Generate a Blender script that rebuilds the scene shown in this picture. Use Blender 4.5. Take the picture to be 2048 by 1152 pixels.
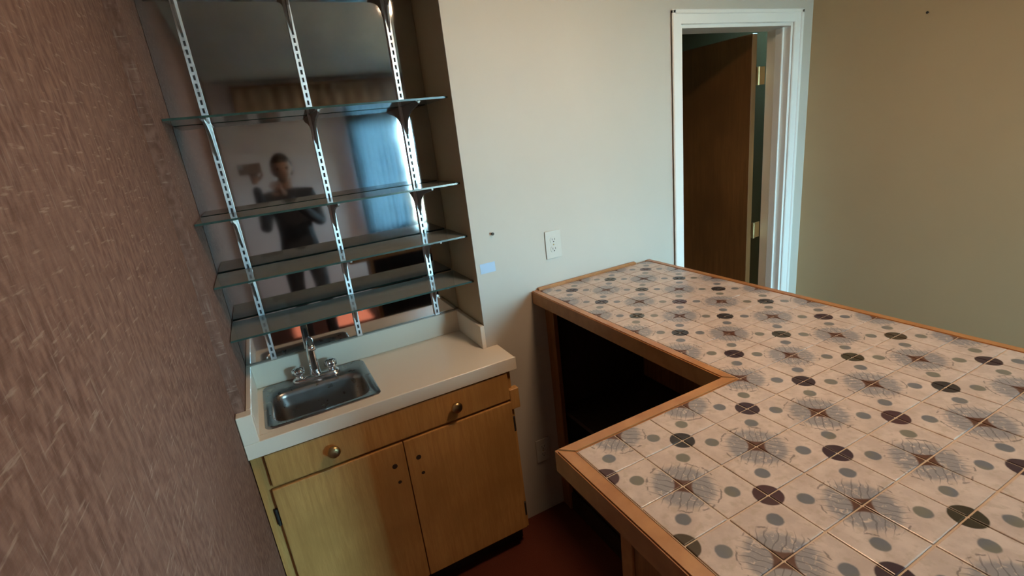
import bpy, bmesh, math, random
from mathutils import Vector, Matrix
random.seed(7)
for o in list(bpy.data.objects):
    bpy.data.objects.remove(o)
SC = bpy.context.scene
COL = SC.collection

# ------------------------------------------------------------------ camera
def cam_matrix(pos, yaw, pitch, roll):
    f = Vector((-math.sin(yaw) * math.cos(pitch), math.cos(yaw) * math.cos(pitch), math.sin(pitch)))
    r = Vector((math.cos(yaw), math.sin(yaw), 0)); u = r.cross(f)
    r2 = r * math.cos(roll) + u * math.sin(roll); u2 = -r * math.sin(roll) + u * math.cos(roll)
    m = Matrix((r2, u2, -f)).transposed().to_4x4(); m.translation = pos
    return m
cd = bpy.data.cameras.new('camera'); cam = bpy.data.objects.new('camera', cd); COL.objects.link(cam)
cd.sensor_width = 36; cd.lens = 990.3 / 2048 * 36; cd.clip_start = .02
cam.matrix_world = cam_matrix((.1888, -1.7403, 1.7401), -.4457, -.3041, -.1185)
SC.camera = cam

# ------------------------------------------------------------------ light
SC.view_settings.view_transform = 'Standard'; SC.view_settings.look = 'None'
SC.view_settings.gamma = 1; SC.view_settings.use_curve_mapping = False
LAMP = 27.0
SC.view_settings.exposure = 1.56
w = bpy.data.worlds.new('sky'); SC.world = w; w.use_nodes = True
bg = w.node_tree.nodes['Background']
bg.inputs[0].default_value = (.45, .84, 1.0, 1); bg.inputs[1].default_value = 28
sd = bpy.data.lights.new('sun', 'SUN'); sd.energy = 22; sd.angle = math.radians(.6); sd.color = (1, .88, .72)
sun = bpy.data.objects.new('sun', sd); COL.objects.link(sun)
sun.rotation_euler = Vector((-1.8, .0, -1.0)).to_track_quat('-Z', 'Y').to_euler()
def portal(name, loc, d, sx, sy):
    l = bpy.data.lights.new(name, 'AREA'); l.shape = 'RECTANGLE'; l.size = sx; l.size_y = sy
    l.cycles.is_portal = True
    o = bpy.data.objects.new(name, l); COL.objects.link(o); o.location = loc
    o.rotation_euler = Vector(d).to_track_quat('-Z', 'Z').to_euler()

# ------------------------------------------------------------------ dimensions (metres)
XR, D, ZS, ZC, YF, XCR = .8757, .2781, 1.0107, .9134, -.1556, .9256
ZB, YIN, XB0 = 1.0987, -.963, .614
P = .0977; TX, TY = .6475, -.9945
XW, YB, ZCEIL = 2.859, -4.0, 2.56
XLF = -.028           # long face of the brown wall
XD1, XD2, ZD = 1.955, 2.714, 2.096
WX0, WX1, WZ0, WZ1 = 1.35, 2.66, .75, 2.10      # window in the far wall
VY0, VY1, VZ0, VZ1 = -3.55, -2.9, 1.0, 1.56    # window in the right wall
portal('window_portal', ((WX0 + WX1) / 2, YB - .16, (WZ0 + WZ1) / 2), (0, 1, 0), WX1 - WX0, WZ1 - WZ0)
portal('side_window_portal', (XW + .16, (VY0 + VY1) / 2, (VZ0 + VZ1) / 2), (-1, 0, 0), VY1 - VY0, VZ1 - VZ0)

# ------------------------------------------------------------------ materials
class NT:
    def __init__(s, name):
        s.m = bpy.data.materials.new(name); s.m.use_nodes = True
        s.t = s.m.node_tree; s.b = s.t.nodes['Principled BSDF']
    def n(s, typ, **k):
        x = s.t.nodes.new(typ)
        for a, v in k.items():
            if a.startswith('i_'): x.inputs[a[2:]].default_value = v
            else: setattr(x, a, v)
        return x
    def l(s, a, b): s.t.links.new(a, b)
    def val(s, x, v):
        if isinstance(v, (int, float)): x.default_value = v
        else: s.l(v, x)
    def math(s, op, a, b=0.0, c=None):
        x = s.n('ShaderNodeMath', operation=op); s.val(x.inputs[0], a); s.val(x.inputs[1], b)
        if c is not None: s.val(x.inputs[2], c)
        return x.outputs[0]
    def mix(s, f, a, b, blend='MIX'):
        x = s.n('ShaderNodeMix', data_type='RGBA', blend_type=blend); s.val(x.inputs[0], f)
        for i, v in ((6, a), (7, b)):
            if isinstance(v, tuple): x.inputs[i].default_value = (*v, 1) if len(v) == 3 else v
            else: s.l(v, x.inputs[i])
        return x.outputs[2]
    def coords(s, scale=(1, 1, 1), which='Object'):
        tc = s.n('ShaderNodeTexCoord'); mp = s.n('ShaderNodeMapping'); mp.inputs['Scale'].default_value = scale
        s.l(tc.outputs[which], mp.inputs[0]); return mp.outputs[0]
    def noise(s, scale, detail=3, vec=None, rough=.5, dist=0):
        x = s.n('ShaderNodeTexNoise'); x.inputs['Scale'].default_value = scale
        x.inputs['Detail'].default_value = detail; x.inputs['Roughness'].default_value = rough
        x.inputs['Distortion'].default_value = dist
        if vec: s.l(vec, x.inputs['Vector'])
        return x.outputs['Fac']
    def ramp(s, fac, a, b):
        x = s.n('ShaderNodeMapRange', interpolation_type='SMOOTHSTEP'); s.l(fac, x.inputs[0])
        x.inputs[1].default_value = a; x.inputs[2].default_value = b; return x.outputs[0]
    def bump(s, h, strength=.3, dist=.002):
        x = s.n('ShaderNodeBump'); x.inputs['Strength'].default_value = strength; x.inputs['Distance'].default_value = dist
        s.l(h, x.inputs['Height']); s.l(x.outputs[0], s.b.inputs['Normal'])
    def color(s, c):
        if isinstance(c, tuple): s.b.inputs['Base Color'].default_value = (*c, 1)
        else: s.l(c, s.b.inputs['Base Color'])
    def rough(s, r, spec=None):
        s.val(s.b.inputs['Roughness'], r)
        if spec is not None: s.b.inputs['Specular IOR Level'].default_value = spec
M = {}
def paint(name, c, r=.6, bump=.12, var=.06):
    t = NT(name); v = t.coords(); nz = t.noise(3, 4, v); fine = t.noise(160, 2, v)
    t.color(t.mix(nz, tuple(x * (1 - var) for x in c), tuple(min(1, x * (1 + var)) for x in c)))
    t.rough(r); t.bump(fine, bump, .001); M[name] = t.m
def wood(name, a, b, sc=(2, 2, 30), r=.4, coat=0.0, big=1.0):
    t = NT(name); v = t.coords(sc); n1 = t.noise(3, 5, v, .6, .6); n2 = t.noise(14, 3, v); n3 = t.noise(2 * big, 3, t.coords())
    f = t.math('ADD', t.math('MULTIPLY', n1, .65), t.math('MULTIPLY', n2, .35))
    c = t.mix(t.ramp(f, .33, .67), a, b)
    c = t.mix(t.ramp(n3, .3, .75), c, tuple(x * .72 for x in a)) if big else c
    t.color(c); t.rough(r); t.bump(n2, .08, .001)
    t.b.inputs['Coat Weight'].default_value = coat; t.b.inputs['Coat Roughness'].default_value = .25; M[name] = t.m
def metal(name, c, r, rs=60):
    t = NT(name); nz = t.noise(rs, 2, t.coords()); t.color(c); t.b.inputs['Metallic'].default_value = 1
    t.rough(t.math('ADD', r * .7, t.math('MULTIPLY', nz, r * .6))); M[name] = t.m

paint('white_paint', (.53, .495, .435), .55)
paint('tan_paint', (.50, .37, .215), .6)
paint('ceiling_paint', (.38, .36, .34), .8, .5)
paint('far_paint', (.80, .72, .74), .7)
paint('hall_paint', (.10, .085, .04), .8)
paint('trim_paint', (.82, .82, .79), .35, .03, .02)
paint('plate_plastic', (.56, .545, .49), .4, .02, .02)
paint('laminate', (.82, .74, .62), .32, .03, .03)
paint('slot_black', (.03, .028, .025), .7)
paint('slot_grey', (.30, .32, .34), .6)
paint('tape_blue', (.42, .58, .78), .6)
paint('fabric_dark', (.035, .04, .055), .85, .6)
paint('trouser_dark', (.02, .022, .03), .85, .6)
paint('skin', (.30, .19, .15), .5, .1)
paint('hair', (.03, .02, .014), .6, .5)
paint('phone_black', (.02, .02, .022), .25)
paint('phone_case', (.16, .13, .125), .5)
paint('patio', (.34, .22, .13), .9, .3, .15)  # unseen ground, brown chosen so its bounce through the windows is warm
paint('valance_cloth', (.42, .27, .18), .9, .4)
wood('trim_wood', (.34, .14, .045), (.46, .22, .08), (2, 2, 2), .38, .3, 0)
wood('cab_wood', (.52, .27, .08), (.68, .385, .13), (24, 24, 1.6), .42, .25, 1.2)
wood('bar_wood', (.20, .085, .028), (.33, .15, .05), (20, 20, 1.5), .45, .1, 0)
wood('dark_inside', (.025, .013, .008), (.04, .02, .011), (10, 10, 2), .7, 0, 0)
wood('door_wood', (.165, .07, .02), (.235, .105, .032), (14, 14, 1.0), .45, .1, 1)
metal('chrome', (.82, .83, .86), .10)
metal('steel', (.36, .35, .345), .30, 40)
metal('standard_metal', (.80, .82, .84), .42)
metal('bracket_metal', (.30, .27, .25), .45)
metal('brass', (.55, .40, .20), .35)
# carpet
t = NT('carpet'); v = t.coords(); a = t.noise(260, 2, v); b = t.noise(6, 3, v)
t.color(t.mix(t.math('ADD', t.math('MULTIPLY', a, .6), t.math('MULTIPLY', b, .4)), (.075, .018, .010), (.16, .045, .026))); t.rough(.95, .1); t.bump(a, .8, .004); M['carpet'] = t.m
# woven brown wall covering
t = NT('grasscloth')
vf = t.n('ShaderNodeTexCoord').outputs['Object']
n_v = t.noise(1, 5, t.coords((70, 70, 34))); n_h = t.noise(1, 3, t.coords((22, 22, 190))); n_b = t.noise(4, 4, vf); n_f = t.noise(1, 2, t.coords((230, 230, 16)))
base = t.mix(t.ramp(n_v, .3, .7), (.140, .068, .048), (.255, .140, .104))
base = t.mix(t.math('MULTIPLY', t.ramp(n_b, .35, .7), .6), base, (.215, .115, .085))
base = t.mix(t.math('MULTIPLY', t.ramp(n_h, .60, .72), .55), base, (.40, .28, .22))
base = t.mix(t.math('MULTIPLY', t.ramp(n_f, .60, .74), .4), base, (.38, .27, .22))
t.color(base); t.rough(.85, .2); t.bump(t.math('ADD', n_v, t.math('ADD', n_h, n_f)), .5, .0025); M['grasscloth'] = t.m
# mirror
t = NT('mirror'); nz = t.noise(7, 5, t.coords()); t.b.inputs['Metallic'].default_value = 1
t.color(t.mix(t.ramp(nz, .3, .75), (.52, .525, .53), (.60, .605, .605))); t.rough(t.math('MULTIPLY', nz, .09)); M['mirror'] = t.m
# shelf glass: clear faces, green edges
def glass(name, tint, gl=.06, edge=False):
    t = NT(name); t.t.nodes.remove(t.b)
    tr = t.n('ShaderNodeBsdfTransparent'); tr.inputs[0].default_value = (*tint, 1)
    g = t.n('ShaderNodeBsdfGlossy'); g.inputs['Roughness'].default_value = .05
    df = t.n('ShaderNodeBsdfDiffuse'); df.inputs[0].default_value = (.68, .76, .73, 1)
    fr = t.n('ShaderNodeFresnel'); fr.inputs[0].default_value = 1.5
    m1 = t.n('ShaderNodeMixShader'); m1.inputs[0].default_value = gl; t.l(tr.outputs[0], m1.inputs[1]); t.l(df.outputs[0], m1.inputs[2])
    m2 = t.n('ShaderNodeMixShader'); t.l(fr.outputs[0], m2.inputs[0]); t.l(m1.outputs[0], m2.inputs[1]); t.l(g.outputs[0], m2.inputs[2])
    t.l(m2.outputs[0], t.t.nodes['Material Output'].inputs[0]); M[name] = t.m
glass('shelf_glass', (.92, .95, .94), .36)
glass('window_glass', (.96, .97, .98), .0)
t = NT('glass_edge'); nz = t.noise(30, 2, t.coords((1, 1, 1))); t.color(t.mix(nz, (.015, .035, .030), (.05, .10, .085))); t.rough(.2); M['glass_edge'] = t.m
# curtain
t = NT('curtain_cloth'); t.t.nodes.remove(t.b)
vv = t.noise(1, 3, t.coords((300, 300, 60)))
tl = t.n('ShaderNodeBsdfTranslucent'); df = t.n('ShaderNodeBsdfDiffuse'); mx = t.n('ShaderNodeMixShader'); mx.inputs[0].default_value = .45
c = t.mix(vv, (.20, .27, .33), (.30, .38, .44)); c2 = t.mix(vv, (.24, .32, .37), (.32, .40, .45)); t.l(c2, tl.inputs[0]); t.l(c, df.inputs[0])
t.l(tl.outputs[0], mx.inputs[1]); t.l(df.outputs[0], mx.inputs[2]); t.l(mx.outputs[0], t.t.nodes['Material Output'].inputs[0]); M['curtain_cloth'] = t.m
# patterned tile: dark roundel at one corner, small dot, brown star with grey leaves at the opposite corner
t = NT('tile_glaze'); h = P / 2
tc = t.n('ShaderNodeTexCoord').outputs['Object']; oi = t.n('ShaderNodeObjectInfo')
sp = t.n('ShaderNodeSeparateXYZ'); t.l(tc, sp.inputs[0]); x, y = sp.outputs[0], sp.outputs[1]
loc = t.n('ShaderNodeVectorMath', operation='ADD'); t.l(tc, loc.inputs[0]); t.l(oi.outputs['Location'], loc.inputs[1]); wp = loc.outputs[0]
wob = t.math('MULTIPLY', t.math('SUBTRACT', t.noise(70, 3, wp), .5), .012)
def dist(px, py):
    a = t.math('SUBTRACT', x, px); b = t.math('SUBTRACT', y, py)
    return t.math('SQRT', t.math('ADD', t.math('MULTIPLY', a, a), t.math('MULTIPLY', b, b)))
bgc = t.mix(t.ramp(t.noise(26, 4, wp, .6), .3, .7), (.47, .38, .33), (.59, .49, .43))
bgc = t.mix(t.math('MULTIPLY', t.ramp(t.noise(60, 4, wp), .52, .66), .6), bgc, (.42, .34, .27))
dc = dist(h, h)
leafn = t.noise(85, 3, wp, .6, 1.0)
leaf = t.math('MULTIPLY', t.ramp(t.math('ADD', dc, wob), .060, .046), t.ramp(leafn, .33, .46))
bgc = t.mix(t.math('MULTIPLY', leaf, .85), bgc, (.225, .225, .24))
ln = t.n('ShaderNodeTexWave', wave_type='RINGS', rings_direction='Z'); ln.inputs['Scale'].default_value = 26; ln.inputs['Distortion'].default_value = 6
ln.inputs['Detail'].default_value = 2; t.l(wp, ln.inputs['Vector'])
lines = t.math('MULTIPLY', t.ramp(ln.outputs['Fac'], .90, .97), t.ramp(dc, .072, .05))
bgc = t.mix(t.math('MULTIPLY', lines, .6), bgc, (.10, .095, .10))
ring = t.math('ABSOLUTE', t.math('SUBTRACT', t.math('ADD', dc, wob), .064))
bgc = t.mix(t.math('MULTIPLY', t.math('MULTIPLY', t.ramp(ring, .0022, .0008), t.ramp(t.noise(40, 2, wp), .48, .56)), .7), bgc, (.12, .10, .09))
ax = t.math('ABSOLUTE', t.math('SUBTRACT', x, h)); ay = t.math('ABSOLUTE', t.math('SUBTRACT', y, h))
star = t.math('ADD', t.math('POWER', ax, .6), t.math('POWER', ay, .6))
bgc = t.mix(t.ramp(t.math('ADD', star, wob),   .142, .118), bgc, (.105, .048, .032))
sm = dist(-h + .0395, -h + .0410)
scol = t.mix(t.ramp(t.noise(14, 2, wp), .4, .6), (.105, .125, .15), (.14, .145, .115))
bgc = t.mix(t.math('MULTIPLY', t.ramp(t.math('ADD', sm, t.math('MULTIPLY', wob, .3)), .0150, .0115), .9), bgc, scol)
big = dist(-h, -h)
bgc = t.mix(t.ramp(t.math('ADD', big, t.math('MULTIPLY', wob, .2)), .0265, .0235), bgc, oi.outputs['Color'])
t.color(bgc); t.rough(.28, .4); t.bump(t.noise(45, 2, wp), .10, .002); M['tile_glaze'] = t.m
paint('grout', (.60, .51, .42), .85, .4, .12)

# ------------------------------------------------------------------ mesh helpers
def bx(bm, x0, x1, y0, y1, z0, z1, bev=0.0, seg=1):
    b2 = bmesh.new(); bmesh.ops.create_cube(b2, size=1)
    for v in b2.verts: v.co = Vector((x0 + (v.co.x + .5) * (x1 - x0), y0 + (v.co.y + .5) * (y1 - y0), z0 + (v.co.z + .5) * (z1 - z0)))
    if bev: bmesh.ops.bevel(b2, geom=b2.edges[:], offset=bev, segments=seg, affect='EDGES', profile=.6)
    me = bpy.data.meshes.new('tmp'); b2.to_mesh(me); b2.free(); bm.from_mesh(me); bpy.data.meshes.remove(me)
def lathe(bm, prof, c=(0, 0, 0), axis='Z', n=20):
    rings = []
    for r, z in prof:
        ring = []
        for k in range(n):
            a = 2 * math.pi * k / n; p = (r * math.cos(a), r * math.sin(a), z)
            if axis == 'Y': p = (p[0], -p[2], p[1])
            if axis == 'X': p = (p[2], p[0], p[1])
            ring.append(bm.verts.new(Vector(p) + Vector(c)))
        rings.append(ring)
    for a, b in zip(rings, rings[1:]):
        for k in range(n): bm.faces.new((a[k], a[(k + 1) % n], b[(k + 1) % n], b[k]))
    for ring in (rings[0], rings[-1]):
        try: bm.faces.new(ring)
        except ValueError: pass
def tube(bm, pts, rads, n=14):
    rings = []; pts = [Vector(p) for p in pts]
    for i, p in enumerate(pts):
        d = (pts[min(i + 1, len(pts) - 1)] - pts[max(i - 1, 0)]).normalized()
        s = d.cross(Vector((1, .01, 0))).normalized(); q = d.cross(s)
        rings.append([bm.verts.new(p + (s * math.cos(2 * math.pi * k / n) + q * math.sin(2 * math.pi * k / n)) * rads[i]) for k in range(n)])
    for a, b in zip(rings, rings[1:]):
        for k in range(n): bm.faces.new((a[k], a[(k + 1) % n], b[(k + 1) % n], b[k]))
    bm.faces.new(rings[0]); bm.faces.new(rings[-1])
def prism(bm, poly, axis, a, b):
    def mk(u, v, w):
        return {'X': (w, u, v), 'Y': (u, w, v), 'Z': (u, v, w)}[axis]
    A = [bm.verts.new(mk(u, v, a)) for u, v in poly]; B = [bm.verts.new(mk(u, v, b)) for u, v in poly]
    bm.faces.new(A); bm.faces.new(B[::-1]); n = len(poly)
    for k in range(n): bm.faces.new((A[k], B[k], B[(k + 1) % n], A[(k + 1) % n]))
def rrect(x0, x1, y0, y1, r, n=6):
    out = []
    for cx, cy, s in ((x1 - r, y1 - r, 0), (x0 + r, y1 - r, 1), (x0 + r, y0 + r, 2), (x1 - r, y0 + r, 3)):
        for k in range(n + 1):
            a = math.pi / 2 * (s + k / n); out.append((cx + r * math.cos(a), cy + r * math.sin(a)))
    return out
def obj(name, bm, mat, parent=None, smooth=False, origin=None):
    bmesh.ops.recalc_face_normals(bm, faces=bm.faces[:])
    if origin: bmesh.ops.translate(bm, verts=bm.verts[:], vec=-Vector(origin))
    me = bpy.data.meshes.new(name); bm.to_mesh(me); bm.free()
    for m in (mat if isinstance(mat, (list, tuple)) else [mat]): me.materials.append(M[m])
    if smooth:
        for p in me.polygons: p.use_smooth = True
    o = bpy.data.objects.new(name, me); COL.objects.link(o)
    if origin: o.location = origin
    if parent:
        o.parent = parent; o.location = Vector(origin or (0, 0, 0)) - world_loc(parent)
    return o
def world_loc(o):
    l = Vector(o.location)
    while o.parent: o = o.parent; l += o.location
    return l
def box(name, dims, mat, parent=None, bev=0.0, seg=1):
    bm = bmesh.new(); bx(bm, *dims, bev, seg)
    x0, x1, y0, y1, z0, z1 = dims
    return obj(name, bm, mat, parent, origin=((x0 + x1) / 2, (y0 + y1) / 2, z0))
def tag(o, label, cat, group=None):
    o['label'] = label; o['category'] = cat
    if group: o['group'] = group
    return o
def thing(name, loc, label, cat, group=None):
    o = bpy.data.objects.new(name, None); COL.objects.link(o); o.location = loc; o.empty_display_size = .05
    return tag(o, label, cat, group)
def struct(name, boxes, mat, label=None):
    bm = bmesh.new()
    for b in boxes: bx(bm, *b)
    o = obj(name, bm, mat); o['kind'] = 'structure'
    if label: o['label'] = label
    return o
def copy_mesh(o, loc, parent):
    c = o.copy(); COL.objects.link(c); c.parent = parent; c.location = loc; return c

# ------------------------------------------------------------------ room shell
T = .12
struct('floor', [(-.6, XW + .3, YB - .2, .4, -.1, 0)], 'carpet', 'dark red-brown carpet floor')
struct('ceiling', [(-.6, XW + .3, YB - .2, .5, ZCEIL, ZCEIL + .1)], 'ceiling_paint', 'dim grey ceiling')
wb = struct('wall_back', [(XR, XD1, 0, .006, 0, ZCEIL), (XR + .012, XD1, .006, T, 0, ZCEIL), (XD1, XD2, 0, T, ZD, ZCEIL), (XD2, XW, 0, T, 0, ZCEIL), (XR + .012, XR + .1, T, D + .06, 0, ZCEIL)], 'white_paint', 'white painted wall beside the mirrored alcove')
struct('wall_alcove', [(-.2, XR + .1, D + .004, D + .1, 0, ZCEIL)], 'grasscloth', 'back of the bar alcove behind the mirror')
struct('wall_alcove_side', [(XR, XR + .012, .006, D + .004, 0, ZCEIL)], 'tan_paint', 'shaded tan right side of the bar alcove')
wl = struct('wall_left', [(-.2, XLF, YB, -.115, 0, ZCEIL), (-.2, 0, -.115, D + .004, 0, ZCEIL)], 'grasscloth', 'brown woven wall covering on the left wall')
struct('wall_right', [(XW, XW + T, YB, VY0, 0, ZCEIL), (XW, XW + T, VY1, .12, 0, ZCEIL), (XW, XW + T, VY0, VY1, 0, VZ0), (XW, XW + T, VY0, VY1, VZ1, ZCEIL)], 'tan_paint', 'plain tan painted wall on the right')
struct('wall_front', [(-.2, WX0, YB - T, YB, 0, ZCEIL), (WX1, XW + T, YB - T, YB, 0, ZCEIL), (WX0, WX1, YB - T, YB, 0, WZ0), (WX0, WX1, YB - T, YB, WZ1, ZCEIL)], 'far_paint', 'warm grey wall with window, seen only in the mirror')
# hall behind the doorway
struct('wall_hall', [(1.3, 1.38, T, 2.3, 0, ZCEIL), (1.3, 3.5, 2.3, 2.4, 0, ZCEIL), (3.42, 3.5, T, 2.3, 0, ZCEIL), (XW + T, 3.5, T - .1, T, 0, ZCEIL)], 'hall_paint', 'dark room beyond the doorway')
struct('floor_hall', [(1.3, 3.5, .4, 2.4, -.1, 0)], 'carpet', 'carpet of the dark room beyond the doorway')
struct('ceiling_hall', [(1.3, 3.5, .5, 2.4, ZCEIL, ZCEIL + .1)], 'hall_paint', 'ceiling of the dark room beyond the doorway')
struct('ground_outside', [(-12, 16, -30, YB - T - .02, -.35, -.25), (XW + T + .02, 16, YB - T - .02, 12, -.35, -.25)], 'patio', 'unseen brown paving outside the windows, coloured to bounce warm light indoors')

# door casing
def casing(name, parts):
    o = bpy.data.objects.new(name, None); COL.objects.link(o); o['kind'] = 'structure'; o['label'] = 'white painted door casing and jamb'
    return o
tr = casing('trim_1', None)
def vcas(x0, x1, inner):      # stepped vertical casing, thick outside, thin at the opening
    bm = bmesh.new(); s = 1 if inner > x0 + 1e-6 else -1
    bx(bm, x0, x1, -.011, -.0005, 0, ZD + .052, .003)
    if s > 0: bx(bm, x0, x0 + .018, -.017, -.0005, 0, ZD + .052, .003)
    else: bx(bm, x1 - .018, x1, -.017, -.0005, 0, ZD + .052, .003)
    return bm
obj('casing_side', vcas(XD1 - .050, XD1 + .004, XD1), 'trim_paint', tr)
obj('casing_side', vcas(XD2 - .004, XD2 + .056, -9), 'trim_paint', tr)
bm = bmesh.new(); bx(bm, XD1 - .048, XD2 + .054, -.0108, -.0005, ZD - .004, ZD + .050, .003); bx(bm, XD1 - .050, XD2 + .056, -.017, -.0005, ZD + .036, ZD + .054, .003)
obj('casing_head', bm, 'trim_paint', tr)
box('jamb', (XD1 - .0005, XD1 + .018, .0005, T + .01, 0, ZD), 'trim_paint', tr, .001)
box('jamb', (XD2 - .018, XD2 + .0005, .0005, T + .01, 0, ZD), 'trim_paint', tr, .001)
box('jamb_head', (XD1 + .018, XD2 - .018, .0005, T + .01, ZD - .018, ZD), 'trim_paint', tr, .001)
box('door_stop', (XD2 - .030, XD2 - .018, .035, .075, 0, ZD - .018), 'trim_paint', tr, .002)
box('door_stop', (XD1 + .018, XD1 + .030, .035, .075, 0, ZD - .018), 'trim_paint', tr, .002)
# open door leaf, swung into the hall
dr = box('door_1', (2.600, 2.636, .140, .880, .012, 2.074), 'door_wood', None, .002); dr['kind'] = 'structure'; dr['label'] = 'brown wooden door standing open into the dark room'
for z in (.25, 1.05, 1.87):
    bm = bmesh.new(); lathe(bm, [(.0085, -.045), (.0085, .045)], (2.642, .131, z), 'Z', 10); bx(bm, 2.6365, 2.640, .14, .17, z - .044, z + .044)
    bx(bm, 2.645, 2.690, .1305, .134, z - .044, z + .044)
    obj('hinge', bm, 'brass', dr)
bm = bmesh.new(); lathe(bm, [(.030, 0), (.030, -.006), (.012, -.010), (.012, -.035), (.026, -.045), (.028, -.06), (.018, -.072), (.003, -.075)], (2.600, .82, .95), 'X', 16)
obj('door_knob', bm, 'brass', dr, True)

# ------------------------------------------------------------------ windows behind the camera
def window(name, rect, axis, plane, sgn, mull, label):
    a0, a1, z0, z1 = rect
    r = bpy.data.objects.new(name, None); COL.objects.link(r); r['kind'] = 'structure'; r['label'] = label
    def b(nm, u0, u1, w0, w1, q0, q1, m):
        p, q = sorted((plane + sgn * q0, plane + sgn * q1))
        if axis == 'Y': return box(nm, (u0, u1, p, q, w0, w1), m, r, .002 if nm != 'pane' else 0)
        return box(nm, (p, q, u0, u1, w0, w1), m, r, .002 if nm != 'pane' else 0)
    b('frame_side', a0, a0 + .04, z0, z1, .03, .09, 'trim_paint'); b('frame_side', a1 - .04, a1, z0, z1, .03, .09, 'trim_paint')
    b('frame_head', a0 + .04, a1 - .04, z1 - .04, z1, .03, .09, 'trim_paint'); b('frame_foot', a0 + .04, a1 - .04, z0, z0 + .04, .03, .09, 'trim_paint')
    cuts = [a0 + .04] + [v for m in mull.get('v', []) for v in (m - .018, m + .018)] + [a1 - .04]
    rows = [z0 + .04] + [v for m in mull.get('h', []) for v in (m[0], m[1])] + [z1 - .04]
    for m in mull.get('v', []): b('mullion', m - .018, m + .018, z0 + .04, z1 - .04, .035, .085, 'trim_paint')
    for m in mull.get('h', []): b('mullion', a0 + .04, a1 - .04, m[0], m[1], .035, .085, 'trim_paint')
    for i in range(0, len(cuts), 2):
        for j in range(0, len(rows), 2): b('pane', cuts[i], cuts[i + 1], rows[j], rows[j + 1], .055, .061, 'window_glass')
    b('window_sill', a0 - .04, a1 + .04, z0 - .03, z0, -.06, .03, 'trim_paint')
window('window_1', (WX0, WX1, WZ0, WZ1), 'Y', YB, -1, {'v': [1.93, 2.12]}, 'bright daylight window behind the camera, mirrored in the alcove')
window('window_2', (VY0, VY1, VZ0, VZ1), 'X', XW, 1, {'h': [(1.285, 1.415)]}, 'small window in the right wall that lets in the sun')
bm = bmesh.new(); N = 90; x0, x1 = WX0 - .05, 1.93; vs = []
for i in range(N + 1):
    f = i / N; yy = YB + .075 + .022 * math.sin(f * 62) + .008 * math.sin(f * 23)
    vs.append([bm.verts.new((x0 + (x1 - x0) * f, yy + .003 * math.sin(9 * k + i * .3), .62 + k * (2.13 - .62) / 6)) for k in range(7)])
for i in range(N):
    for k in range(6): bm.faces.new((vs[i][k], vs[i + 1][k], vs[i + 1][k + 1], vs[i][k + 1]))
cu = obj('curtain', bm, 'curtain_cloth', None, True); so = cu.modifiers.new('s', 'SOLIDIFY'); so.thickness = .002
tag(cu, 'thin pale blue curtain over the window, mirrored behind the glass shelves', 'curtain')
va = thing('valance', (1.5, YB, 2.14), 'brown cloth valance above the mirrored window', 'valance')
bm = bmesh.new(); vs = []
for i in range(121):
    f = i / 120; yy = YB + .13 + .010 * math.sin(f * 110)
    vs.append([bm.verts.new((.2 + 2.5 * f, yy, z)) for z in (2.13, 2.3, 2.48)])
for i in range(120):
    for k in range(2): bm.faces.new((vs[i][k], vs[i + 1][k], vs[i + 1][k + 1], vs[i][k + 1]))
vo = obj('valance_skirt', bm, 'valance_cloth', va, True); vo.modifiers.new('s', 'SOLIDIFY').thickness = .004
box('valance_board', (.2, 2.7, YB + .001, YB + .135, 2.482, 2.50), 'bar_wood', va, .002)

# warm fill lamp added on the ceiling, out of view and of the mirror
t = NT('lamp_glow'); t.t.nodes.remove(t.b); em = t.n('ShaderNodeEmission'); em.inputs[0].default_value = (1, .64, .38, 1); em.inputs[1].default_value = LAMP
t.l(em.outputs[0], t.t.nodes['Material Output'].inputs[0]); M['lamp_glow'] = t.m
LX, LY = 1.26, -1.0
la = thing('fill_lamp', (LX, LY, ZCEIL), 'added warm fill lamp, round flat disc above the tiled bar, out of the picture', 'lamp')
bm = bmesh.new(); lathe(bm, [(.15, -.0005), (.17, -.004), (.17, -.022), (.160, -.026), (.146, -.024), (.146, -.018)], (LX, LY, ZCEIL), 'Z', 36); obj('lamp_ring', bm, 'trim_paint', la, True)
bm = bmesh.new(); lathe(bm, [(.145, -.0185), (.145, -.021), (.10, -.0225), (.002, -.023)], (LX, LY, ZCEIL), 'Z', 36); obj('lamp_lens', bm, 'lamp_glow', la)

# ------------------------------------------------------------------ mirror, standards, brackets, glass shelves
mi = box('wall_mirror', (.0015, XR - .0015, D - .003, D + .003, ZS + .0005, 2.50), 'mirror', None)
tag(mi, 'large mirror filling the back of the alcove behind the glass shelves', 'mirror')
SX = (.102, .431, .770)
SZ = (2.305, 1.880, 1.575, 1.372, 1.188)
XN = ('left end near the brown wall', 'middle', 'right end near the white wall')
for i, sx in enumerate(SX):
    s = thing('shelf_standard', (sx, D - .004, ZS), 'pale slotted metal shelf standard on the mirror, %s' % ('nearest the brown wall', 'middle of the three', 'nearest the white wall')[i], 'shelf standard', 'slotted shelf standards on the mirror')
    bm = bmesh.new(); w2 = .010
    bx(bm, sx - w2, sx - .0035, D - .017, D - .0135, ZS + .002, 2.48); bx(bm, sx + .0035, sx + w2, D - .017, D - .0135, ZS + .002, 2.48)
    bx(bm, sx - w2, sx - w2 + .002, D - .0135, D - .0035, ZS + .002, 2.48); bx(bm, sx + w2 - .002, sx + w2, D - .0135, D - .0035, ZS + .002, 2.48)
    z = ZS + .002
    while z < 2.47: bx(bm, sx - .0035, sx + .0035, D - .0168, D - .0137, z, z + .010); z += .0254
    obj('channel', bm, 'standard_metal', s)
    bm = bmesh.new(); bx(bm, sx - w2 + .002, sx + w2 - .002, D - .0045, D - .0036, ZS + .002, 2.48); obj('channel_back', bm, 'slot_grey', s)
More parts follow.
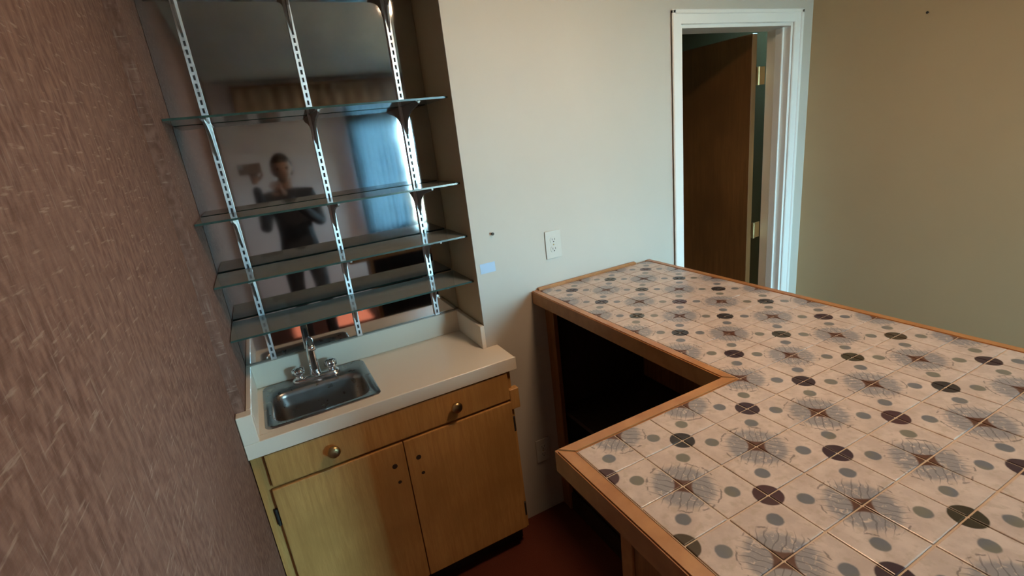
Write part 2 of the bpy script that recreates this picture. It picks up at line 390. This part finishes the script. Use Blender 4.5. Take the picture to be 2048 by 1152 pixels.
LN = ('topmost, cut by the top of the picture', 'second from the top', 'third from the top', 'fourth from the top', 'lowest')
YS0, YS1 = .035, D - .022
for j, z in enumerate(SZ):
    bm = bmesh.new(); bx(bm, .003, XR - .003, YS0, YS1, z, z + .0065)
    o = obj('glass_shelf', bm, ['shelf_glass', 'glass_edge'], None, origin=(XR / 2, (YS0 + YS1) / 2, z))
    for p in o.data.polygons:
        if abs(p.normal.z) < .5: p.material_index = 1
    tag(o, 'glass shelf in front of the mirror, %s' % LN[j], 'shelf', 'glass shelves in the alcove')
    for i, sx in enumerate(SX):
        bm = bmesh.new()
        ya, yb = D - .017, YS0 + .02
        q = 1.45 if j == 0 else 1.0
        prof = [(ya, z - .105 * q), (ya, z - .0008), (yb, z - .0008), (yb, z - .008), (yb + .03, z - .014), (ya - .11, z - .024 * q), (ya - .065, z - .036 * q), (ya - .035, z - .056 * q), (ya - .014, z - .090 * q)]
        prism(bm, prof, 'X', sx - .0035, sx + .0035)
        bx(bm, sx - .008, sx + .008, yb + .004, ya - .002, z - .0022, z - .0006)
        o = obj('shelf_bracket', bm, 'bracket_metal', None, origin=(sx, D - .017, z - .105 * q))
        tag(o, 'metal shelf bracket under the %s glass shelf, %s' % (('topmost', 'second highest', 'middle', 'second lowest', 'lowest')[j], XN[i]), 'bracket', 'shelf brackets on the mirror')

# ------------------------------------------------------------------ sink counter
SKX0, SKX1, SKY0, SKY1 = .036, .418, -.103, .252
ct = thing('sink_countertop', (.45, 0, ZC - .05), 'cream laminate countertop with backsplash around the small sink', 'countertop')
TH = .052
bm = bmesh.new(); hx0, hx1, hy0, hy1 = SKX0 + .02, SKX1 - .02, SKY0 + .02, SKY1 - .02
z0, z1 = ZC - TH, ZC
bx(bm, .0015, hx0, -.1135, D - .002, z0, z1); bx(bm, hx1, XR - .0015, -.0015, D - .002, z0, z1)
bx(bm, hx0, hx1, hy1, D - .002, z0, z1); bx(bm, hx1, XCR - .004, YF + .004, -.0015, z0, z1); bx(bm, hx0, hx1, YF + .004, hy0, z0, z1)
bx(bm, XLF + .0015, hx0, YF + .004, -.1165, z0, z1)
obj('slab', bm, 'laminate', ct)
box('front_edge', (XLF + .0015, XCR, YF, YF + .004, z0, z1 + .0005), 'laminate', ct, .0015)
box('backsplash', (.0015, XR - .0015, D - .019, D - .0005, ZC, ZS), 'laminate', ct, .002)
bm = bmesh.new(); bx(bm, .0015, .019, -.1135, D - .0195, ZC, ZS, .002); bx(bm, XLF + .0015, .019, YF, -.1165, ZC + .0005, ZS, .002)
obj('side_splash', bm, 'laminate', ct)
bm = bmesh.new(); bx(bm, XR - .019, XR - .0015, -.004, D - .0195, ZC, ZS, .002); obj('side_splash', bm, 'laminate', ct)
# sink
sk = thing('bar_sink', ((SKX0 + SKX1) / 2, .07, ZC), 'small stainless steel bar sink set into the cream countertop', 'sink')
def loft(bm, loops):
    R = [[bm.verts.new((x, y, z)) for x, y in l] for l, z in loops]; n = len(R[0])
    for a, b in zip(R, R[1:]):
        for k in range(n): bm.faces.new((a[k], a[(k + 1) % n], b[(k + 1) % n], b[k]))
    return R
bm = bmesh.new(); ix0, ix1, iy0, iy1 = .066, .386, -.072, .150; e = .0
R = loft(bm, [(rrect(SKX0, SKX1, SKY0, SKY1, .030), ZC + .0006), (rrect(SKX0 + .004, SKX1 - .004, SKY0 + .004, SKY1 - .004, .028), ZC + .0050),
    (rrect(SKX0 + .012, SKX1 - .012, SKY0 + .012, SKY1 - .012, .026), ZC + .0035), (rrect(ix0 - .006, ix1 + .006, iy0 - .006, iy1 + .006, .055), ZC + .0030),
    (rrect(ix0, ix1, iy0, iy1, .050), ZC - .002), (rrect(ix0 + .004, ix1 - .004, iy0 + .004, iy1 - .004, .048), ZC - .02),
    (rrect(ix0 + .014, ix1 - .014, iy0 + .012, iy1 - .012, .046), ZC - .120), (rrect(ix0 + .030, ix1 - .030, iy0 + .028, iy1 - .028, .040), ZC - .142), (rrect(ix0 + .06, ix1 - .06, iy0 + .06, iy1 - .06, .03), ZC - .146)])
bm.faces.new(R[-1]); obj('basin', bm, 'steel', sk, True)
bm = bmesh.new(); lathe(bm, [(.034, -.1455), (.034, -.143), (.026, -.1425), (.022, -.1452), (.004, -.1453)], ((ix0 + ix1) / 2, .04, ZC), 'Z', 20); obj('drain', bm, 'chrome', sk, True)
# faucet
FX, FY = .232, .205
fa = thing('faucet', (FX, FY, ZC + .004), 'chrome two-handle bar faucet at the back of the small sink', 'faucet')
bm = bmesh.new(); loft_l = [(rrect(FX - .088, FX + .088, FY - .026, FY + .026, .025), ZC + .0032), (rrect(FX - .086, FX + .086, FY - .024, FY + .024, .0235), ZC + .014), (rrect(FX - .078, FX + .078, FY - .017, FY + .017, .0165), ZC + .020)]
R = loft(bm, loft_l); bm.faces.new(R[-1]); bm.faces.new(R[0]); obj('base_plate', bm, 'chrome', fa, True)
bm = bmesh.new(); tube(bm, [(FX, FY, ZC + .017), (FX, FY, ZC + .05), (FX + .001, FY - .003, ZC + .10), (FX + .002, FY - .015, ZC + .145), (FX + .003, FY - .04, ZC + .172), (FX + .004, FY - .07, ZC + .176), (FX + .004, FY - .095, ZC + .165), (FX + .004, FY - .103, ZC + .15)], [.021, .019, .0165, .0150, .014, .0135, .013, .0135])
obj('spout', bm, 'chrome', fa, True)
for s in (-1, 1):
    bm = bmesh.new(); cx = FX + s * .060
    lathe(bm, [(.016, .016), (.015, .028), (.010, .032)], (cx, FY, ZC), 'Z', 18)
    n = 24; prof = [(.012, .031), (.020, .034), (.022, .044), (.020, .056), (.012, .061), (.003, .062)]
    rings = []
    for r, z in prof: rings.append([bm.verts.new((cx + (r * (1 + .14 * math.cos(6 * 2 * math.pi * k / n))) * math.cos(2 * math.pi * k / n), FY + (r * (1 + .14 * math.cos(6 * 2 * math.pi * k / n))) * math.sin(2 * math.pi * k / n), ZC + z)) for k in range(n)])
    for a, b in zip(rings, rings[1:]):
        for k in range(n): bm.faces.new((a[k], a[(k + 1) % n], b[(k + 1) % n], b[k]))
    bm.faces.new(rings[-1]); bm.faces.new(rings[0]); obj('handle', bm, 'chrome', fa, True)

# sink cabinet
CY = YF + .022      # cabinet face plane
cb = thing('sink_cabinet', (.44, CY, 0), 'honey-brown wooden base cabinet under the sink countertop', 'cabinet')
cx0, cx1 = XLF + .003, .902
bm = bmesh.new(); zt = ZC - TH - .001
bx(bm, cx1 - .018, cx1, CY + .0181, -.0015, .10, zt)
bx(bm, cx0, cx1, CY, CY + .018, .10, .125); bx(bm, cx0, cx1, CY, CY + .018, zt - .012, zt); bx(bm, cx0 + .038, cx1 - .038, CY, CY + .018, .715, .750)
bx(bm, cx0, cx0 + .038, CY, CY + .018, .125, zt - .012); bx(bm, cx1 - .038, cx1, CY, CY + .018, .125, zt - .012); bx(bm, .425, .465, CY, CY + .018, .125, .715)
bx(bm, .003, XR - .003, CY + .02, D - .004, .10, .118)
obj('body', bm, 'cab_wood', cb)
box('toe_kick', (cx0, cx1 - .01, CY + .055, CY + .07, .0, .10), 'dark_inside', cb)
dw = box('drawer_front', (.016, .884, CY - .017, CY - .0005, .738, zt - .004), 'cab_wood', cb, .004, 2)
for kx in (.217, .657):
    bm = bmesh.new(); lathe(bm, [(.010, 0), (.009, .008), (.010, .012), (.020, .018), (.0215, .024), (.019, .030), (.010, .033), (.002, .034)], (kx, CY - .017, .799), 'Y', 20); obj('knob', bm, 'brass', dw, True)
for x0, x1, hx in ((.010, .4435, .400), (.4465, .886, .489)):
    dd = box('door', (x0, x1, CY - .018, CY - .0005, .112, .728), 'cab_wood', cb, .004, 2)
    for hz, hh in ((.645, .010), (.575, .007)):
        bm = bmesh.new(); lathe(bm, [(hh, 0), (hh * .9, .0006), (hh * .5, .0009)], (hx + (.006 if hz < .6 else 0), CY - .018, hz), 'Y', 12)
        obj('handle_mark', bm, 'dark_inside', dd)
    ex = x0 - .006 if x0 < .2 else x1 + .006
    for hz in (.62, .20):
        bm = bmesh.new(); lathe(bm, [(.0055, -.032), (.0055, .032)], (ex, CY - .007, hz), 'Z', 10); bx(bm, ex - .008, ex + .008, CY - .003, CY - .0008, hz - .03, hz + .03); obj('hinge', bm, 'slot_black', dd)
box('end_block', (.885, .925, CY - .016, CY + .012, .690, .778), 'cab_wood', cb, .002)

# ------------------------------------------------------------------ tiled bar
bar = thing('bar_counter', (1.2, -.9, 0), 'L-shaped wooden bar with a patterned beige tile top', 'bar')
NX, NR = 11, 6
XT1 = TX + NX * P; YT1 = TY - NR * P; XA = TX + 5 * P            # tile field limits
XO, YO = XT1 + .028, YT1 - .03; XI = XA - .028
bm = bmesh.new(); zg = ZB - .0022
prism(bm, [(TX, TY), (XA, TY), (XA, -.0165), (XT1, -.0165), (XT1, YT1), (TX, YT1)], 'Z', ZB - .012, zg); obj('grout_bed', bm, 'grout', bar)
bm = bmesh.new()
prism(bm, [(XB0 + .02, YIN - .02), (XI + .02, YIN - .02), (XI + .02, -.003), (XO - .015, -.003), (XO - .015, YO + .015), (XB0 + .02, YO + .015)], 'Z', ZB - .034, ZB - .0125); obj('top_board', bm, 'bar_wood', bar)
# wooden edge trim: mitred bars
def bar_trim(poly, z0=ZB - .055, z1=ZB + .0005):
    bm = bmesh.new(); prism(bm, poly, 'Z', z0, z1)
    bmesh.ops.bevel(bm, geom=[e for e in bm.edges if abs(e.verts[0].co.z - e.verts[1].co.z) < 1e-6], offset=.003, segments=2, affect='EDGES')
    obj('edge_trim', bm, 'trim_wood', bar)
g = .0006
bar_trim([(XB0, YIN), (XI, YIN), (XA - g, TY + g), (TX - g, TY + g)])
bar_trim([(XB0, YIN - g), (TX - 2 * g, TY + g), (TX - 2 * g, YT1 - g), (XB0, YO)])
bar_trim([(XI, YIN + g), (XI, -.0015), (XA - g, -.0015), (XA - g, TY + 2 * g)])
bar_trim([(XO, YO), (XO, -.0015), (XT1 + g, -.0015), (XT1 + g, YT1 - g)])
bar_trim([(XB0 + g, YO), (TX, YT1 - g), (XT1, YT1 - g), (XO - g, YO)])
bar_trim([(XA, -.0015), (XA, -.0160), (1.655, -.0160), (1.655, -.0015)], ZB - .012, ZB + .010)
# tiles
bm = bmesh.new(); hh = P / 2 - .0014
bx(bm, -hh, hh, -hh, hh, -.008, 0, .0017, 2)
tile0 = None
dots = [(.045, .030, .036), (.060, .046, .030), (.050, .032, .040), (.038, .034, .034), (.070, .036, .040), (.048, .042, .028)]
for i in range(NX):
    for j in range(-10, NR):
        if j < 0 and i < 5: continue
        X = TX + (i + .5) * P; Y = TY - (j + .5) * P
        # dot vertex: even column index, odd row index
        ex = i if i % 2 == 0 else i + 1
        ey = j if j % 2 == 1 else j + 1
        sx = -1 if ex == i else 1; sy = 1 if ey == j else -1        # corner of the tile holding the roundel
        rot = {(-1, -1): 0, (1, -1): 1, (1, 1): 2, (-1, 1): 3}[(sx, sy)] * math.pi / 2
        if tile0 is None:
            o = tile0 = obj('tile', bm, 'tile_glaze', bar)
        else:
            o = tile0.copy(); COL.objects.link(o)
        o.parent = bar; o.location = Vector((X, Y, ZB + random.uniform(-.0004, .0003))) - world_loc(bar)
        o.rotation_euler = (random.uniform(-.003, .003), random.uniform(-.003, .003), rot)
        rr = random.Random(ex * 131 + ey * 17); c = rr.choice(dots); o.color = (*c, 1)
# body of the leg against the wall
BX = 1.162
zt = ZB - .0345
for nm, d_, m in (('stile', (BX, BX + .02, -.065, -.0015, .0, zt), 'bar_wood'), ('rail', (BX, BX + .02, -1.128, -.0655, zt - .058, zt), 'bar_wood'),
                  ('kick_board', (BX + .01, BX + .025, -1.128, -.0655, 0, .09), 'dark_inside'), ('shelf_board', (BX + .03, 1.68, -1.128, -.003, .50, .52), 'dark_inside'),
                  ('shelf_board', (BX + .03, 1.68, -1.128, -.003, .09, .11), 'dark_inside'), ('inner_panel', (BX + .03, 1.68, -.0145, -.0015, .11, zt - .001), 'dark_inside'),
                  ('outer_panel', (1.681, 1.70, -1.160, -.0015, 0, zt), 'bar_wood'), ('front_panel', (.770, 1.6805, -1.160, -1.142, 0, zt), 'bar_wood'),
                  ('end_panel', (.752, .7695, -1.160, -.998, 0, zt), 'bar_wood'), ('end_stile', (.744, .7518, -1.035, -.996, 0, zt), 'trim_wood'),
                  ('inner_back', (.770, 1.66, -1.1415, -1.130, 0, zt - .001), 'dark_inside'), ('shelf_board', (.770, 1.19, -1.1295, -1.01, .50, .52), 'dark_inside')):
    box(nm, d_, m, bar, .0015 if m != 'dark_inside' else 0)

# ------------------------------------------------------------------ wall plates and small marks
def outlet(x0, x1, z0, z1, label, rocker):
    cx, cz = (x0 + x1) / 2, (z0 + z1) / 2
    o = thing('wall_outlet', (cx, 0, z0), label, 'outlet', 'electrical outlets on the white wall')
    bm = bmesh.new(); bx(bm, x0, x1, -.0065, -.0006, z0, z1, .0025, 2); obj('cover_plate', bm, 'plate_plastic', o)
    for s in (-1, 1):
        bm = bmesh.new(); prism(bm, [(cx + .0165 * math.cos(a * math.pi / 8), cz + s * .0195 + max(-.0125, min(.0125, .0165 * math.sin(a * math.pi / 8)))) for a in range(16)], 'Y', -.0085, -.006)
        r = obj('receptacle', bm, 'plate_plastic', o)
        bm = bmesh.new()
        for dx in (-.0062, .0062): bx(bm, cx + dx - .001, cx + dx + .001, -.0088, -.0084, cz + s * .0195 - .001, cz + s * .0195 + .007)
        lathe(bm, [(.0026, .0084), (.0026, .0088)], (cx, 0, cz + s * .0195 - .0068), 'Y', 10)
        obj('slots', bm, 'slot_black', r)
    bm = bmesh.new(); lathe(bm, [(.0035, .0062), (.003, .0076), (.001, .008)], (cx, 0, cz), 'Y', 10); obj('screw', bm, 'brass', o)
outlet(1.194, 1.269, 1.217, 1.334, 'white wall outlet above the tiled bar', False)
outlet(1.043, 1.113, .276, .392, 'white wall outlet low on the wall beside the sink cabinet', False)
bm = bmesh.new(); lathe(bm, [(.0025, 0), (.0025, .010), (.006, .011), (.006, .013), (.001, .0135)], (.960, 0, 1.373), 'Y', 10); tag(obj('nail', bm, 'slot_black', origin=(.960, 0, 1.373)), 'dark nail head in the white wall beside the alcove', 'nail')
bm = bmesh.new(); lathe(bm, [(.0025, 0), (.0025, -.008), (.005, -.009), (.005, -.011), (.001, -.0115)], (XW, -.502, 2.017), 'X', 10); tag(obj('nail', bm, 'slot_black', origin=(XW, -.502, 2.017)), 'small dark nail high on the tan wall', 'nail')
bm = bmesh.new(); bx(bm, .893, .958, -.0011, -.0004, 1.222, 1.262); tag(obj('tape_strip', bm, 'tape_blue', origin=(.925, -.0007, 1.24)), 'strip of pale blue tape on the white wall beside the alcove', 'tape')

# ------------------------------------------------------------------ the photographer, seen only in the mirror
def skin_mesh(name, verts, edges, rad, root, mat, parent, sub=2):
    me = bpy.data.meshes.new(name); me.from_pydata([Vector(v) for v in verts], edges, []); o = bpy.data.objects.new(name, me); COL.objects.link(o)
    o.modifiers.new('skin', 'SKIN')
    sv = me.skin_vertices[0].data
    for i, r in enumerate(rad): sv[i].radius = r if isinstance(r, tuple) else (r, r); sv[i].use_root = (i == root)
    m = o.modifiers.new('sub', 'SUBSURF'); m.levels = sub; m.render_levels = sub
    me.materials.append(M[mat]); o.parent = parent
    return o
PX, PY = .43, -2.42
pe = thing('person', (PX, PY, 0), 'person in dark clothes holding up a phone, dim reflection in the mirror', 'person')
V = [(0, 0, .95), (0, 0, 1.10), (0, .01, 1.28), (0, 0, 1.42), (0, 0, 1.50),
     (.17, 0, 1.43), (.22, .04, 1.17), (.10, .27, 1.30), (-.02, .36, 1.45),
     (-.17, 0, 1.43), (-.23, .06, 1.18), (-.22, .27, 1.36), (-.225, .37, 1.56),
     (.10, 0, .88), (.11, .02, .50), (.11, -.02, .10), (-.10, 0, .88), (-.11, .02, .50), (-.11, -.02, .10)]
Eg = [(0, 1), (1, 2), (2, 3), (3, 4), (3, 5), (5, 6), (6, 7), (7, 8), (3, 9), (9, 10), (10, 11), (11, 12), (0, 13), (13, 14), (14, 15), (0, 16), (16, 17), (17, 18)]
Rd = [(.16, .11), (.145, .10), (.165, .115), (.12, .085), (.062, .062), .068, .048, .042, .034, .068, .048, .042, .034, .09, .062, .05, .09, .062, .05]
skin_mesh('body', V, Eg, Rd, 0, 'fabric_dark', pe)
bm = bmesh.new(); bmesh.ops.create_uvsphere(bm, u_segments=24, v_segments=18, radius=1)
for v in bm.verts:
    q = v.co.copy(); jaw = max(0, -q.z)
    v.co = Vector((q.x * .076 * (1 - .30 * jaw), q.y * .097 * (1 - .18 * jaw) + .012 * jaw, q.z * .118))
    if q.y > .75 and abs(q.x) < .35: v.co.y += .014 * math.exp(-((q.z + .12) / .22) ** 2 - (q.x / .16) ** 2)
    for ex in (-.42, .42): v.co.y -= .010 * math.exp(-((q.x - ex) / .2) ** 2 - ((q.z - .05) / .14) ** 2) * (1 if q.y > 0 else 0)
HZ = 1.66
bmesh.ops.translate(bm, verts=bm.verts[:], vec=(PX, PY + .03, HZ))
hd = obj('head', bm, 'skin', pe, True)
for s in (-1, 1):
    bm = bmesh.new(); bmesh.ops.create_uvsphere(bm, u_segments=10, v_segments=8, radius=1)
    for v in bm.verts: v.co = Vector((PX + s * .076 + v.co.x * .010, PY + .025 + v.co.y * .020, HZ - .005 + v.co.z * .032))
    obj('ear', bm, 'skin', hd, True)
    bm = bmesh.new(); bmesh.ops.create_uvsphere(bm, u_segments=10, v_segments=8, radius=.0125)
    bmesh.ops.translate(bm, verts=bm.verts[:], vec=(PX + s * .031, PY + .03 + .076, HZ + .006)); obj('eye', bm, 'phone_black', hd, True)
bm = bmesh.new(); bx(bm, PX - .024, PX + .024, PY + .103, PY + .109, HZ - .062, HZ - .052, .002); obj('mouth', bm, 'trim_wood', hd, True)
bm = bmesh.new(); bmesh.ops.create_uvsphere(bm, u_segments=24, v_segments=16, radius=1)
for v in bm.verts: v.co = Vector((v.co.x * .086, v.co.y * .106, v.co.z * .122))
bmesh.ops.delete(bm, geom=[v for v in bm.verts if (v.co.z < .035 and v.co.y > .0) or v.co.z < -.075], context='VERTS')
bmesh.ops.translate(bm, verts=bm.verts[:], vec=(PX, PY + .022, HZ + .010)); hr = obj('hair', bm, 'hair', hd, True); hr.modifiers.new('s', 'SOLIDIFY').thickness = .012
# neck, hands, shoes
bm = bmesh.new(); tube(bm, [(PX, PY, 1.47), (PX, PY + .005, 1.52), (PX, PY + .015, 1.58)], [.062, .055, .052]); obj('neck', bm, 'skin', pe, True)
def hand(wrist, dirv, side, name):
    w = Vector(wrist); d_ = Vector(dirv).normalized(); s = Vector((1, 0, 0)); s = (s - d_ * s.dot(d_)).normalized(); nrm = d_.cross(s)
    vs, es, rs = [w, w + d_ * .045, w + d_ * .085], [(0, 1), (1, 2)], [(.024, .017), (.032, .016), (.034, .014)]
    for k, (off, ln) in enumerate(((-.030, .058), (-.010, .070), (.010, .066), (.029, .050))):
        b = len(vs); base = w + d_ * .088 + s * off
        vs += [base, base + d_ * ln * .55 + nrm * .006, base + d_ * ln * .95 + nrm * .022]; es += [(2, b), (b, b + 1), (b + 1, b + 2)]; rs += [.0095, .0088, .0078]
    b = len(vs); tb = w + d_ * .035 + s * .026 * side
    vs += [tb, tb + s * .026 * side + d_ * .024 + nrm * .008, tb + s * .034 * side + d_ * .052 + nrm * .018]; es += [(1, b), (b, b + 1), (b + 1, b + 2)]; rs += [.012, .010, .0085]
    return skin_mesh(name, [v - Vector((PX, PY, 0)) for v in vs], es, rs, 0, 'skin', pe, 1)
hand((PX - .225, PY + .375, 1.575), (.05, .15, 1), 1, 'hand')
hand((PX - .03, PY + .365, 1.465), (-.55, .25, .8), -1, 'hand')
for s in (-1, 1):
    bm = bmesh.new(); bx(bm, PX + s * .11 - .048, PX + s * .11 + .048, PY - .09, PY + .19, .0, .085, .03, 3); obj('shoe', bm, 'phone_black', pe, True)
ph = thing('phone', (.19, -1.99, 1.64), 'black phone in the raised hand of the mirrored person', 'phone')
bm = bmesh.new(); bx(bm, .115, .270, -1.995, -1.987, 1.655, 1.732, .003, 2); obj('phone_body', bm, 'phone_case', ph)
bm = bmesh.new(); bx(bm, .120, .148, -1.9865, -1.984, 1.698, 1.727, .001); obj('lens_block', bm, 'chrome', ph)
